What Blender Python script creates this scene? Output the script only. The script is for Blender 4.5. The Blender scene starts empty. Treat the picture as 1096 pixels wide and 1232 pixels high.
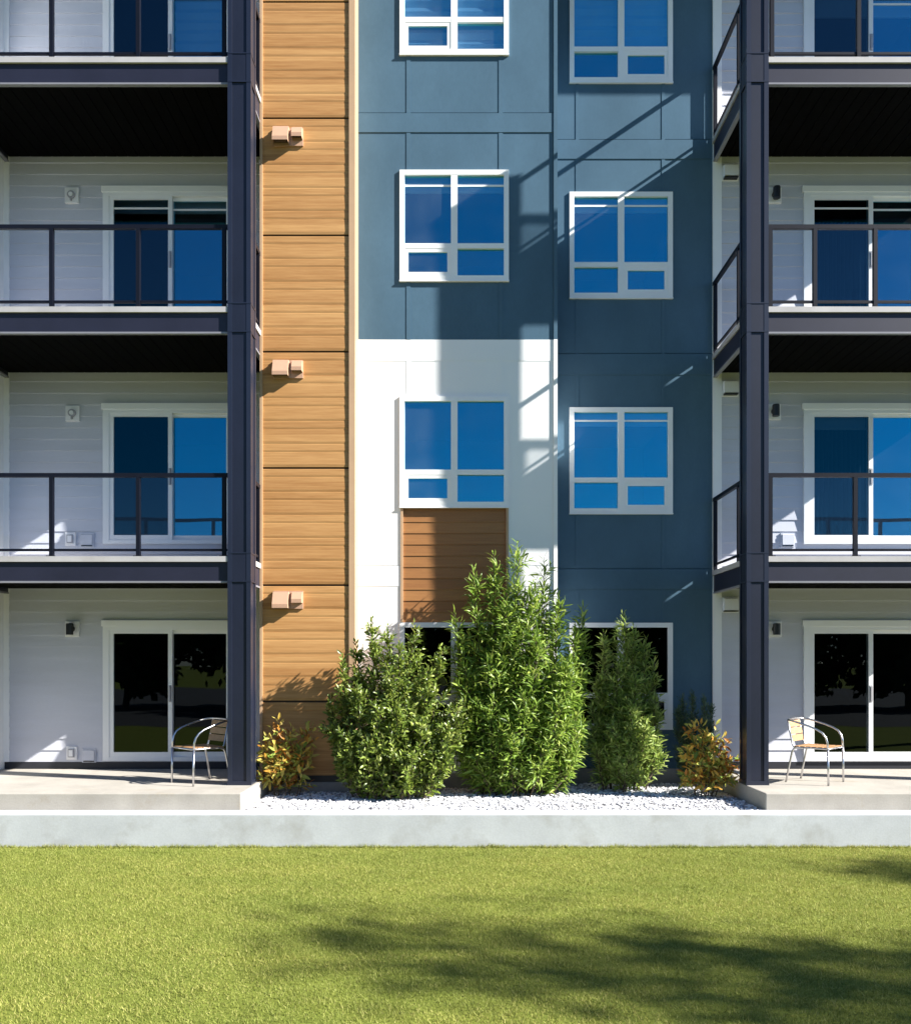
import bpy, bmesh, math, random
import numpy as np
from mathutils import Vector, Matrix
random.seed(7)
rng = np.random.default_rng(7)
C = bpy.context.scene.collection
R = math.radians
S = bpy.context.scene

# ------------------------------------------------------------------ layout
FOC = 1080.0                      # focal length in photo pixels (photo 1096 px wide)
E = 2.056                         # eye height above the lawn
SF, SW, SG, SB = 97.4, 90.6, 87.8, 84.0      # pixels per metre: balcony front, wood wall, grey wall, back wall
YF, YW, YG, YB = FOC/SF, FOC/SW, FOC/SG, FOC/SB
PATIO = E - 1.489
BED = E - 1.683
ROOF = E + 10.3
H = 3.105
def PX(x, s): return (x - 550.0)/s
def PZ(y, s): return E - (y - 800.0)/s

# ------------------------------------------------------------------ materials
def new_mat(name):
    m = bpy.data.materials.new(name); m.use_nodes = True
    nt = m.node_tree
    for n in list(nt.nodes): nt.nodes.remove(n)
    out = nt.nodes.new('ShaderNodeOutputMaterial')
    return m, nt, out
def N(nt, t, **kw):
    n = nt.nodes.new(t)
    for k, v in kw.items(): setattr(n, k, v)
    return n
def c4(c): return (c[0], c[1], c[2], 1.0)

def surf(name, col, rough=.6, var=.12, scale=3.0, stretch=(1, 1, 1), bump=.0, bscale=40.0, spec=.5, metal=0.0,
         stain=None, stain_scale=1.2, stain_lo=.55, stain_hi=.75, fine=.0, fscale=60.0):
    """general painted / mineral surface: a base colour with broad and fine variation, stains and bump"""
    m, nt, out = new_mat(name)
    b = N(nt, 'ShaderNodeBsdfPrincipled')
    b.inputs['Roughness'].default_value = rough
    b.inputs['Specular IOR Level'].default_value = spec
    b.inputs['Metallic'].default_value = metal
    tc = N(nt, 'ShaderNodeTexCoord')
    mp = N(nt, 'ShaderNodeMapping'); mp.inputs['Scale'].default_value = stretch
    nt.links.new(tc.outputs['Object'], mp.inputs['Vector'])
    nz = N(nt, 'ShaderNodeTexNoise'); nz.inputs['Scale'].default_value = scale; nz.inputs['Detail'].default_value = 6
    nz.inputs['Roughness'].default_value = .6
    nt.links.new(mp.outputs[0], nz.inputs['Vector'])
    rp = N(nt, 'ShaderNodeMapRange')
    rp.inputs[1].default_value = .3; rp.inputs[2].default_value = .7
    rp.inputs[3].default_value = 1 - var; rp.inputs[4].default_value = 1 + var
    nt.links.new(nz.outputs['Fac'], rp.inputs[0])
    mul = N(nt, 'ShaderNodeVectorMath', operation='SCALE')
    mul.inputs[0].default_value = col
    nt.links.new(rp.outputs[0], mul.inputs['Scale'])
    last = mul.outputs[0]
    if fine > 0:
        n2 = N(nt, 'ShaderNodeTexNoise'); n2.inputs['Scale'].default_value = fscale; n2.inputs['Detail'].default_value = 3
        nt.links.new(mp.outputs[0], n2.inputs['Vector'])
        r2 = N(nt, 'ShaderNodeMapRange'); r2.inputs[1].default_value = .3; r2.inputs[2].default_value = .7
        r2.inputs[3].default_value = 1 - fine; r2.inputs[4].default_value = 1 + fine
        nt.links.new(n2.outputs['Fac'], r2.inputs[0])
        m2 = N(nt, 'ShaderNodeVectorMath', operation='SCALE')
        nt.links.new(last, m2.inputs[0]); nt.links.new(r2.outputs[0], m2.inputs['Scale'])
        last = m2.outputs[0]
    if stain:
        n3 = N(nt, 'ShaderNodeTexNoise'); n3.inputs['Scale'].default_value = stain_scale; n3.inputs['Detail'].default_value = 8
        n3.inputs['Roughness'].default_value = .65
        nt.links.new(mp.outputs[0], n3.inputs['Vector'])
        r3 = N(nt, 'ShaderNodeMapRange'); r3.inputs[1].default_value = stain_lo; r3.inputs[2].default_value = stain_hi
        nt.links.new(n3.outputs['Fac'], r3.inputs[0])
        mx = N(nt, 'ShaderNodeMixRGB'); mx.inputs['Color2'].default_value = c4(stain)
        nt.links.new(r3.outputs[0], mx.inputs['Fac']); nt.links.new(last, mx.inputs['Color1'])
        last = mx.outputs[0]
    nt.links.new(last, b.inputs['Base Color'])
    if bump > 0:
        n4 = N(nt, 'ShaderNodeTexNoise'); n4.inputs['Scale'].default_value = bscale; n4.inputs['Detail'].default_value = 5
        nt.links.new(mp.outputs[0], n4.inputs['Vector'])
        bp = N(nt, 'ShaderNodeBump'); bp.inputs['Strength'].default_value = bump; bp.inputs['Distance'].default_value = .01
        nt.links.new(n4.outputs['Fac'], bp.inputs['Height']); nt.links.new(bp.outputs[0], b.inputs['Normal'])
    nt.links.new(b.outputs[0], out.inputs['Surface'])
    return m

def wood_mat(name, dark, light, board=.155, rough=.5, bz=0.0):
    """stained board cladding: grain along X, every board its own tone"""
    m, nt, out = new_mat(name)
    b = N(nt, 'ShaderNodeBsdfPrincipled'); b.inputs['Roughness'].default_value = rough
    b.inputs['Specular IOR Level'].default_value = .3
    tc = N(nt, 'ShaderNodeTexCoord')
    sep = N(nt, 'ShaderNodeSeparateXYZ'); nt.links.new(tc.outputs['Object'], sep.inputs[0])
    sub = N(nt, 'ShaderNodeMath', operation='SUBTRACT'); sub.inputs[1].default_value = bz
    nt.links.new(sep.outputs['Z'], sub.inputs[0])
    dv = N(nt, 'ShaderNodeMath', operation='DIVIDE'); dv.inputs[1].default_value = board
    nt.links.new(sub.outputs[0], dv.inputs[0])
    fl = N(nt, 'ShaderNodeMath', operation='FLOOR'); nt.links.new(dv.outputs[0], fl.inputs[0])
    wn = N(nt, 'ShaderNodeTexWhiteNoise', noise_dimensions='1D'); nt.links.new(fl.outputs[0], wn.inputs['W'])
    mp = N(nt, 'ShaderNodeMapping'); mp.inputs['Scale'].default_value = (1.1, 8, 26)
    nt.links.new(tc.outputs['Object'], mp.inputs['Vector'])
    nz = N(nt, 'ShaderNodeTexNoise'); nz.inputs['Scale'].default_value = 2.0; nz.inputs['Detail'].default_value = 8
    nz.inputs['Roughness'].default_value = .62
    nt.links.new(mp.outputs[0], nz.inputs['Vector'])
    ad = N(nt, 'ShaderNodeMath', operation='MULTIPLY_ADD'); ad.inputs[1].default_value = .35
    nt.links.new(wn.outputs['Value'], ad.inputs[0]); nt.links.new(nz.outputs['Fac'], ad.inputs[2])
    rp = N(nt, 'ShaderNodeMapRange'); rp.inputs[1].default_value = .35; rp.inputs[2].default_value = .95
    nt.links.new(ad.outputs[0], rp.inputs[0])
    mx = N(nt, 'ShaderNodeMixRGB'); mx.inputs['Color1'].default_value = c4(dark); mx.inputs['Color2'].default_value = c4(light)
    nt.links.new(rp.outputs[0], mx.inputs['Fac'])
    nt.links.new(mx.outputs[0], b.inputs['Base Color'])
    nt.links.new(b.outputs[0], out.inputs['Surface'])
    return m

def glass_mat(name, tint=(.55, .78, 1.0), refl=.3, through=(.25, .32, .36), rough=.0, wobble=.0, dust=.0):
    """coated architectural glass: part clear (tinted), part mirror"""
    m, nt, out = new_mat(name)
    tr = N(nt, 'ShaderNodeBsdfTransparent'); tr.inputs['Color'].default_value = c4(through)
    gl = N(nt, 'ShaderNodeBsdfGlossy'); gl.inputs['Color'].default_value = c4(tint); gl.inputs['Roughness'].default_value = rough
    lw = N(nt, 'ShaderNodeLayerWeight'); lw.inputs['Blend'].default_value = .5         # Schlick: refl + .04 + .96 * (1 - cos)^5
    pw = N(nt, 'ShaderNodeMath', operation='POWER'); pw.inputs[1].default_value = 5
    nt.links.new(lw.outputs['Facing'], pw.inputs[0])
    ma = N(nt, 'ShaderNodeMath', operation='ADD', use_clamp=True); ma.inputs[1].default_value = refl+.04
    nt.links.new(pw.outputs[0], ma.inputs[0])
    mx = N(nt, 'ShaderNodeMixShader')
    nt.links.new(ma.outputs[0], mx.inputs['Fac']); nt.links.new(tr.outputs[0], mx.inputs[1]); nt.links.new(gl.outputs[0], mx.inputs[2])
    if wobble > 0:
        tc = N(nt, 'ShaderNodeTexCoord')
        nz = N(nt, 'ShaderNodeTexNoise'); nz.inputs['Scale'].default_value = 1.3; nz.inputs['Detail'].default_value = 1
        nt.links.new(tc.outputs['Object'], nz.inputs['Vector'])
        bp = N(nt, 'ShaderNodeBump'); bp.inputs['Strength'].default_value = wobble; bp.inputs['Distance'].default_value = .02
        nt.links.new(nz.outputs['Fac'], bp.inputs['Height']); nt.links.new(bp.outputs[0], gl.inputs['Normal'])
    last = mx
    if dust > 0:                                  # a thin film of dust and water marks that catches the sun
        df = N(nt, 'ShaderNodeBsdfDiffuse'); df.inputs['Color'].default_value = (.55, .68, .8, 1)
        tc = N(nt, 'ShaderNodeTexCoord'); n5 = N(nt, 'ShaderNodeTexNoise'); n5.inputs['Scale'].default_value = 2.2; n5.inputs['Detail'].default_value = 6
        nt.links.new(tc.outputs['Object'], n5.inputs['Vector'])
        r5 = N(nt, 'ShaderNodeMapRange'); r5.inputs[1].default_value = .3; r5.inputs[2].default_value = .75; r5.inputs[3].default_value = dust*.3; r5.inputs[4].default_value = dust*1.6
        nt.links.new(n5.outputs['Fac'], r5.inputs[0])
        m5 = N(nt, 'ShaderNodeMixShader'); nt.links.new(r5.outputs[0], m5.inputs['Fac']); nt.links.new(mx.outputs[0], m5.inputs[1]); nt.links.new(df.outputs[0], m5.inputs[2])
        last = m5
    nt.links.new(last.outputs[0], out.inputs['Surface'])
    return m

def leaf_mat(name, stops, trans=.35, gloss=.25, rough=.45, patch=0):
    """leaves: every leaf (mesh island) takes its own tone; partly translucent, a little waxy"""
    m, nt, out = new_mat(name)
    g = N(nt, 'ShaderNodeNewGeometry')
    cr = N(nt, 'ShaderNodeValToRGB'); cr.color_ramp.interpolation = 'LINEAR'
    el = cr.color_ramp.elements
    while len(el) < len(stops): el.new(.5)
    for i, (p, c) in enumerate(stops): el[i].position = p; el[i].color = c4(c)
    nt.links.new(g.outputs['Random Per Island'], cr.inputs['Fac'])
    d = N(nt, 'ShaderNodeBsdfPrincipled'); d.inputs['Roughness'].default_value = rough
    d.inputs['Specular IOR Level'].default_value = gloss
    t = N(nt, 'ShaderNodeBsdfTranslucent')
    hs = N(nt, 'ShaderNodeHueSaturation'); hs.inputs['Value'].default_value = 1.3; hs.inputs['Hue'].default_value = .485
    col = cr
    if patch > 0:                                 # broad patches of paler and greener growth
        tc = N(nt, 'ShaderNodeTexCoord'); mp = N(nt, 'ShaderNodeMapping'); mp.inputs['Scale'].default_value = (.55, 1.5, 1)
        nz = N(nt, 'ShaderNodeTexNoise'); nz.inputs['Scale'].default_value = 1.0; nz.inputs['Detail'].default_value = 5
        nt.links.new(tc.outputs['Object'], mp.inputs['Vector']); nt.links.new(mp.outputs[0], nz.inputs['Vector'])
        c2 = N(nt, 'ShaderNodeValToRGB'); e = c2.color_ramp.elements
        e[0].position = .35; e[0].color = (1-patch*1.3, 1-patch*.8, 1-patch, 1); e[1].position = .66; e[1].color = (1+patch*.6, 1+patch*.5, 1+patch*.9, 1)
        nt.links.new(nz.outputs['Fac'], c2.inputs['Fac'])
        col = N(nt, 'ShaderNodeMixRGB', blend_type='MULTIPLY'); col.inputs['Fac'].default_value = 1
        nt.links.new(cr.outputs[0], col.inputs['Color1']); nt.links.new(c2.outputs[0], col.inputs['Color2'])
    nt.links.new(col.outputs[0], d.inputs['Base Color']); nt.links.new(col.outputs[0], hs.inputs['Color'])
    nt.links.new(hs.outputs[0], t.inputs['Color'])
    mx = N(nt, 'ShaderNodeMixShader'); mx.inputs['Fac'].default_value = trans
    nt.links.new(d.outputs[0], mx.inputs[1]); nt.links.new(t.outputs[0], mx.inputs[2])
    nt.links.new(mx.outputs[0], out.inputs['Surface'])
    return m

BLUE = (.069, .128, .186)
M = {}
M['blue']   = surf('slate blue panel paint', BLUE, rough=.75, var=.12, scale=1.3, stretch=(1, 1, .55), fine=.03, fscale=35, bump=.03, bscale=90, spec=.06)
M['white']  = surf('white panel paint', (.80, .81, .82), rough=.55, var=.02, scale=.8, bump=.02, bscale=90, spec=.3)
M['trim']   = surf('white trim', (.78, .79, .80), rough=.45, var=.03, scale=2)
M['vinyl']  = surf('white vinyl frame', (.80, .81, .82), rough=.35, var=.02, scale=2)
M['siding'] = surf('pale grey lap siding', (.52, .535, .60), rough=.6, var=.05, scale=1.2, stretch=(.6, 1, 4), fine=.03, fscale=50, bump=.05, bscale=60, spec=.3)
M['wood']   = wood_mat('honey wood cladding', (.325, .155, .052), (.515, .29, .115))
M['wood2']  = wood_mat('brown wood infill', (.24, .105, .038), (.34, .165, .06), board=.155)
M['tan']    = surf('tan corner trim', (.44, .29, .175), rough=.5, var=.06, scale=3)
M['tanhood']= surf('tan painted hood', (.45, .28, .19), rough=.45, var=.05, scale=6)
M['groove'] = surf('dark joint', (.05, .03, .02), rough=.8, var=.1)
M['navy']   = surf('dark navy metal cladding', (.0095, .0125, .026), rough=.40, var=.14, scale=2, spec=.4, fine=.06, fscale=30)
M['navy2']  = surf('navy corner trim', (.012, .016, .032), rough=.34, var=.1, scale=2, spec=.5)
M['fascia'] = surf('dark plum fascia metal', (.0145, .0155, .031), rough=.45, var=.16, scale=1.6, spec=.4)
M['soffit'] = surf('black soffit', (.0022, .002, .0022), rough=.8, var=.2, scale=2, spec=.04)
M['rail']   = surf('black railing paint', (.005, .006, .012), rough=.45, var=.1, scale=4, spec=.2)
M['deck']   = surf('pale deck membrane', (.38, .37, .38), rough=.7, var=.1, scale=3, stain=(.3, .28, .26), stain_lo=.6, stain_hi=.85)
M['drip']   = surf('grey drip edge', (.20, .20, .23), rough=.4, var=.06)
M['base']   = surf('dark base flashing', (.012, .013, .02), rough=.5, var=.1)
M['found']  = surf('foundation concrete', (.27, .27, .27), rough=.85, var=.15, scale=3, bump=.3, bscale=30, stain=(.15, .14, .13))
M['patio']  = surf('patio concrete', (.335, .315, .28), rough=.85, var=.14, scale=2.2, bump=.10, bscale=45, fine=.06, fscale=70,
                   stain=(.27, .23, .17), stain_scale=2.3, stain_lo=.56, stain_hi=.8)
M['kerb']   = surf('kerb concrete', (.43, .455, .48), rough=.85, var=.12, scale=1.5, bump=.08, bscale=40, fine=.05, fscale=80,
                   stain=(.29, .29, .28), stain_scale=2.0, stain_lo=.52, stain_hi=.80)
M['glass']  = glass_mat('blue coated window glass', (.02, .68, 1.0), .33, (.36, .56, .68), wobble=.12, dust=.035)
M['glass2'] = glass_mat('door glass', (.02, .66, 1.0), .28, (.36, .52, .62), wobble=.10, dust=.012)
M['screen'] = glass_mat('screened door glass', (.03, .50, .70), .03, (.16, .24, .30), wobble=.10)
M['dark']   = glass_mat('dimmed reflection ground floor glass', (.75, .85, .9), .0, (.30, .34, .36), wobble=.10)  # upstairs glass with reflection cut, so panes read as mirroring dark surroundings
M['clear']  = glass_mat('clear railing glass', (.35, .45, .55), .0, (.95, .965, .975))
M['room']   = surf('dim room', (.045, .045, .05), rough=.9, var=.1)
M['blind']  = surf('roller shade fabric', (.74, .76, .80), rough=.8, var=.05)
M['bar']    = surf('shade bottom bar', (.8, .8, .8), rough=.4, var=.02)
M['curtain']= surf('grey blue curtain', (.16, .22, .27), rough=.9, var=.1)
M['plate']  = surf('white plastic plate', (.76, .76, .78), rough=.4, var=.03)
M['lampblk']= surf('black lamp body', (.008, .008, .01), rough=.4, var=.1)
M['greypl'] = surf('grey plastic', (.33, .33, .36), rough=.5, var=.08)
M['alu']    = surf('brushed aluminium tube', (.62, .62, .64), rough=.28, var=.08, scale=8, metal=1.0)
M['slat']   = wood_mat('chair slat wood', (.30, .16, .075), (.46, .29, .15), board=.1)
M['bark']   = surf('grey brown bark', (.10, .075, .05), rough=.9, var=.25, scale=12, bump=.4, bscale=40)
M['stone']  = None

# ------------------------------------------------------------------ mesh builder
class MB:
    def __init__(s): s.v = []; s.f = []; s.mi = []; s.mats = []; s.cur = 0
    def use(s, m):
        if m not in s.mats: s.mats.append(m)
        s.cur = s.mats.index(m); return s
    def face(s, *pts):
        i = len(s.v); s.v += [tuple(p) for p in pts]; s.f.append(tuple(range(i, i+len(pts)))); s.mi.append(s.cur)
    def poly(s, vs, fs):
        i = len(s.v); s.v += [tuple(p) for p in vs]
        for f in fs: s.f.append(tuple(k+i for k in f)); s.mi.append(s.cur)
    def box(s, x0, x1, y0, y1, z0, z1):
        s.poly([(x0,y0,z0),(x1,y0,z0),(x1,y1,z0),(x0,y1,z0),(x0,y0,z1),(x1,y0,z1),(x1,y1,z1),(x0,y1,z1)],
               [(0,3,2,1),(4,5,6,7),(0,1,5,4),(1,2,6,5),(2,3,7,6),(3,0,4,7)])
    def tube(s, pts, r, n=8, smooth=True):
        pts = [Vector(p) for p in pts]; rs = r if isinstance(r, (list, tuple)) else [r]*len(pts)
        rings = []; up = Vector((0, 0, 1))
        for i, p in enumerate(pts):
            d = (pts[min(i+1, len(pts)-1)] - pts[max(i-1, 0)]).normalized()
            if i == 0:
                a = d.orthogonal().normalized()
            else:
                a = (a - d*a.dot(d))
                a = a.normalized() if a.length > 1e-6 else d.orthogonal().normalized()
            b = d.cross(a)
            rings.append([p + (a*math.cos(t) + b*math.sin(t))*rs[i] for t in [2*math.pi*k/n for k in range(n)]])
        vs = [q for ring in rings for q in ring]; fs = []
        for i in range(len(pts)-1):
            for k in range(n):
                fs.append((i*n+k, i*n+(k+1) % n, (i+1)*n+(k+1) % n, (i+1)*n+k))
        fs.append(tuple(reversed(range(n)))); fs.append(tuple((len(pts)-1)*n+k for k in range(n)))
        s.poly(vs, fs)
    def mesh(s, name, smooth=False):
        me = bpy.data.meshes.new(name); me.from_pydata(s.v, [], s.f)
        for m in s.mats: me.materials.append(m)
        me.polygons.foreach_set('material_index', s.mi)
        if smooth: me.polygons.foreach_set('use_smooth', [True]*len(s.f))
        me.update(); return me
    def build(s, name, parent=None, loc=(0, 0, 0), mat=None, smooth=False, bevel=0):
        if mat is not None: s.mats = [mat]; s.mi = [0]*len(s.f)
        o = bpy.data.objects.new(name, s.mesh(name, smooth)); C.objects.link(o); o.location = loc
        if parent: o.parent = parent
        if bevel:
            b = o.modifiers.new('Bevel', 'BEVEL'); b.width = bevel; b.segments = 2; b.limit_method = 'ANGLE'
        return o
def place(name, me, parent, loc, rz=0):
    o = bpy.data.objects.new(name, me); C.objects.link(o); o.location = loc; o.rotation_euler = (0, 0, rz)
    if parent: o.parent = parent
    return o
def empty(name, loc, rz=0):
    o = bpy.data.objects.new(name, None); C.objects.link(o); o.location = loc; o.rotation_euler = (0, 0, rz)
    o.empty_display_size = .2; return o
def tag(o, label=None, cat=None, group=None, kind=None):
    if label: o['label'] = label
    if cat: o['category'] = cat
    if group: o['group'] = group
    if kind: o['kind'] = kind
    return o
def copy_tree(o, parent=None):
    c = o.copy(); C.objects.link(c)
    if parent: c.parent = parent
    for ch in [q for q in C.objects if q.parent == o]: copy_tree(ch, c)
    return c

# ------------------------------------------------------------------ wall with openings
def wall(mb, x0, x1, y, rows, holes, depth=.14):
    """rows: (za, zb, proud at za, proud at zb, material); holes: (x0, x1, z0, z1)"""
    xs = sorted({x0, x1} | {h[0] for h in holes} | {h[1] for h in holes}); xs = [x for x in xs if x0 <= x <= x1]
    prev = None
    for (za, zb, pa, pb, m) in rows:
        mb.use(m)
        cuts = sorted({za, zb} | {z for h in holes for z in (h[2], h[3]) if za < z < zb})
        for a, b in zip(cuts[:-1], cuts[1:]):
            fa, fb = (a-za)/(zb-za), (b-za)/(zb-za)
            ya, yb = y-(pa+(pb-pa)*fa), y-(pa+(pb-pa)*fb)
            zm = (a+b)/2
            for xa, xb in zip(xs[:-1], xs[1:]):
                xm = (xa+xb)/2
                if any(h[0] < xm < h[1] and h[2] < zm < h[3] for h in holes): continue
                mb.face((xa, ya, a), (xb, ya, a), (xb, yb, b), (xa, yb, b))
                if a == za and prev is not None and abs(prev-pa) > 1e-5:
                    mb.face((xa, y-prev, a), (xb, y-prev, a), (xb, y-pa, a), (xa, y-pa, a))
        prev = pb
    mb.use(rows[0][4])
    for (a, b, c, d) in holes:
        y2 = y+depth; y1 = y-.004
        mb.face((a, y1, c), (a, y2, c), (a, y2, d), (a, y1, d)); mb.face((b, y1, c), (b, y1, d), (b, y2, d), (b, y2, c))
        mb.face((a, y1, d), (a, y2, d), (b, y2, d), (b, y1, d)); mb.face((a, y1, c), (b, y1, c), (b, y2, c), (a, y2, c))
def lap_rows(z0, z1, e, pa, pb, m):
    out = []; z = z0
    while z < z1-1e-6:
        zz = min(z+e, z1); out.append((z, zz, pa, pb, m)); z = zz
    return out

# ------------------------------------------------------------------ the building
bld = empty('apartment_building', (0, YB, BED))
tag(bld, 'modern four storey apartment block with slate blue, white and wood cladding and stacked balconies', 'apartment building')
O = Vector((0, YB, BED))
def rel(x, y, z): return (x-O.x, y-O.y, z-O.z)
ZTOP = ROOF
def wpart(name, mb, **kw):                       # mesh written in world coordinates, hung under the building
    return mb.build(name, bld, loc=(-O.x, -O.y, -O.z), **kw)

# openings ----------------------------------------------------------
GWX0, GWX1 = PX(482, SG), PX(611, SG)
GWT = [E+.567+3.1*n for n in range(4)]           # window heads, grey wall
BWX0, BWX1 = PX(686, SB), PX(808, SB)
BWT = [E+.59+3.085*n for n in range(4)]
WH = 1.49
DW, DH = 1.90, 2.0
DLX = PX(125, SB); DRX = PX(966, SB)             # left edges of the two door stacks
DT = [E+.625+3.105*n for n in range(4)]
g_holes = [(GWX0, GWX1, t-WH, t) for t in GWT]
b_holes = [(BWX0, BWX1, t-WH, t) for t in BWT]
l_holes = [(DLX, DLX+DW, t-DH, t) for t in DT]
r_holes = [(DRX, DRX+DW, t-DH, t) for t in DT]

XL = PX(6, SB)                                    # left partition
XWL, XWR = PX(313.5, SW), PX(427, SW)             # wood bay
XGR = PX(670, SG)                                 # right end of grey bay
XBR = PX(857, SB)                                 # right end of blue recess
XRE = 7.66                                         # right end of the right balconies

# lap siding behind the balconies
for x0, x1, holes in ((XL, XWL+.1, l_holes), (XBR, XRE, r_holes)):
    mb = MB(); wall(mb, x0, x1, YB, lap_rows(PATIO+.10, ZTOP, .165, .017, .003, M['siding']), holes)
    mb.use(M['base']).box(x0, x1, YB-.012, YB+.05, PATIO-.02, PATIO+.10)
    wpart('siding_wall', mb)
# trims at the siding corners
mb = MB(); mb.use(M['trim'])
mb.box(XBR, XBR+.125, YB-.034, YB+.02, PATIO+.1, ZTOP)
wpart('corner_trim', mb)
mb = MB(); mb.use(M['trim']); mb.box(XL, XL+.07, YB-.034, YB+.02, PATIO+.1, ZTOP); wpart('corner_trim', mb)
# party wall at the left end of the left balconies, and the facade beyond it
mb = MB(); mb.use(M['trim']).box(XL-.3, XL, YF+.35, YB+.1, BED-.2, ZTOP); wpart('party_wall', mb)
mb = MB(); wall(mb, -14, XL-.3, YB, lap_rows(BED-.2, ZTOP, .165, .017, .003, M['siding']), []); wpart('siding_wall', mb)

# blue recess wall with battens
BANDS_B = [(PZ(709, SB), PZ(685, SB)), (PZ(451, SB), PZ(426, SB)), (PZ(191, SB), PZ(168, SB))]
def panel_wall(x0, x1, y, z0, z1, holes, bands, vx, col, top=None, split=None):
    mb = MB()
    rows = []; z = z0
    for (a, b) in bands + [(None, z1)]:                 # a fine open joint above every band
        m = M[col] if split is None or z < split-.05 else M[top]
        if a is None:
            rows.append((z, z1, 0, 0, m)); break
        if split is not None and abs(b-split) < .01: rows += [(z, b, 0, 0, m)]; z = b; continue
        rows += [(z, b, 0, 0, m), (b, b+.013, -.009, -.009, m)]; z = b+.013
    wall(mb, x0, x1, y, rows, holes)
    edges = [z0] + [e for bnd in bands for e in bnd] + [z1]
    for (a, b) in bands:
        m = M[col] if split is None or b <= split+.01 else M[top]
        pr = .010 if m is M['blue'] else .004
        gaps = [(x0, x1)]
        for h in holes:
            if h[2] < b and h[3] > a: gaps = [q for (p0, p1) in gaps for q in ((p0, min(p1, h[0])), (max(p0, h[1]), p1)) if q[1]-q[0] > .02]
        for (p0, p1) in gaps: mb.use(m).box(p0, p1, y-pr, y+.002, a, b)
    segs = [(edges[i], edges[i+1]) for i in range(0, len(edges), 2)]
    for (a, b) in segs:
        m = M[col] if split is None or a < split-.05 else M[top]
        for (c, d) in vx:
            cuts = [(a, b)]
            for h in holes:
                if h[0] < d and h[1] > c:
                    cuts = [q for (p0, p1) in cuts for q in ((p0, min(p1, h[2])), (max(p0, h[3]), p1)) if q[1]-q[0] > .02]
            for (p0, p1) in cuts: mb.use(m).box(c, d, y-(.006 if m is M['blue'] else .003), y+.002, p0, p1)
    return mb
vxb = [(PX(692.5, SB), PX(696.5, SB)), (PX(796, SB), PX(800, SB))]
mb = panel_wall(XGR-.3, XBR, YB, PATIO+.0, ZTOP, b_holes, BANDS_B, vxb, 'blue')
mb.use(M['found']).box(XGR-.3, XBR, YB-.02, YB+.1, BED-.15, PATIO)
wpart('panel_wall', mb)['label'] = 'slate blue panel wall, mostly in shade'
# beyond the right balconies
mb = panel_wall(XRE, 16, YB, BED-.2, ZTOP, [], BANDS_B, [(8.2, 8.25), (9.6, 9.65), (11, 11.05)], 'blue'); wpart('panel_wall', mb)

# grey / white bay
WSPLIT = PZ(408.5, SG)
BANDS_G = [(PZ(705.5, SG), PZ(681, SG)), (PZ(434, SG), WSPLIT), (PZ(159, SG), PZ(136, SG))]
vxg = [(PX(489, SG), PX(494, SG)), (PX(600, SG), PX(605, SG))]
IX0, IX1, IZ0, IZ1 = PX(484, SG), PX(610, SG), GWT[0], GWT[1]-WH
mb = panel_wall(XWR-.3, XGR, YG, PATIO, ZTOP, g_holes + [(IX0, IX1, IZ0, IZ1)], BANDS_G, vxg, 'white', 'blue', WSPLIT)
mb.use(M['white']).face((XGR, YG, PATIO), (XGR, YB, PATIO), (XGR, YB, WSPLIT), (XGR, YG, WSPLIT))
mb.use(M['blue']).face((XGR, YG, WSPLIT), (XGR, YB, WSPLIT), (XGR, YB, ZTOP), (XGR, YG, ZTOP))
mb.use(M['found']).box(XWR-.3, XGR, YG-.02, YB, BED-.15, PATIO)
o = wpart('panel_wall', mb); o['label'] = 'bay wall of slate blue panels above white panels'
mb = MB(); mb.use(M['white']).box(XGR-.045, XGR+.006, YG-.02, YG+.04, PATIO, WSPLIT)
mb.use(M['blue']).box(XGR-.045, XGR+.006, YG-.02, YG+.04, WSPLIT+.004, ZTOP); wpart('corner_trim', mb)
# wood infill under the second floor window
mb = MB(); wall(mb, IX0, IX1, YG+.03, lap_rows(IZ0, IZ1, .155, .012, .003, M['wood2']), [])
mb.use(M['tan']).box(IX0-.02, IX0+.012, YG-.014, YG+.05, IZ0, IZ1); mb.box(IX1-.012, IX1+.02, YG-.014, YG+.05, IZ0, IZ1)
o = wpart('wood_cladding', mb); o['label'] = 'brown wood infill under a window'

# wood bay
WJ = [PZ(y, SW) for y in (843, 703, 562, 422, 282, 141, 1)]
rows = []; z = PATIO+.02
stops = [z] + [j for j in WJ if j > z] + [ZTOP]
for a, b in zip(stops[:-1], stops[1:]):
    n = max(1, round((b-a)/.31)); st = (b-.026-a)/n
    for k in range(n):
        q = a+k*st
        m1 = q+st*.64
        rows += [(q, q+.034, .0075, .0125, M['wood']), (q+.034, m1-.006, .0125, .010, M['wood']), (m1-.006, m1, .010, .0080, M['wood']),
                 (m1, m1+.030, .0072, .0115, M['wood']), (m1+.030, q+st-.006, .0115, .0105, M['wood']), (q+st-.006, q+st, .0105, .0085, M['wood'])]
    if b < ZTOP: rows.append((b-.026, b, -.014, -.014, M['groove']))
mb = MB(); wall(mb, XWL, XWR, YW, rows, [])
mb.use(M['wood']).face((XWL, YW, PATIO), (XWL, YB, PATIO), (XWL, YB, ZTOP), (XWL, YW, ZTOP))
mb.face((XWR, YW, PATIO), (XWR, YB, PATIO), (XWR, YB, ZTOP), (XWR, YW, ZTOP))
mb.use(M['base']).box(XWL+.02, XWR-.02, YW+.005, YG, PATIO-.09, PATIO+.03)
mb.use(M['found']).box(XWL, XWR, YW-.015, YB, BED-.15, PATIO-.07)
wpart('wood_cladding', mb)
mb = MB(); mb.use(M['tan']).box(XWR-.075, XWR+.004, YW-.03, YW+.03, PATIO, ZTOP)
mb.box(XWR-.03, XWR+.004, YW+.03, YG-.002, PATIO, ZTOP); wpart('corner_trim', mb)
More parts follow.
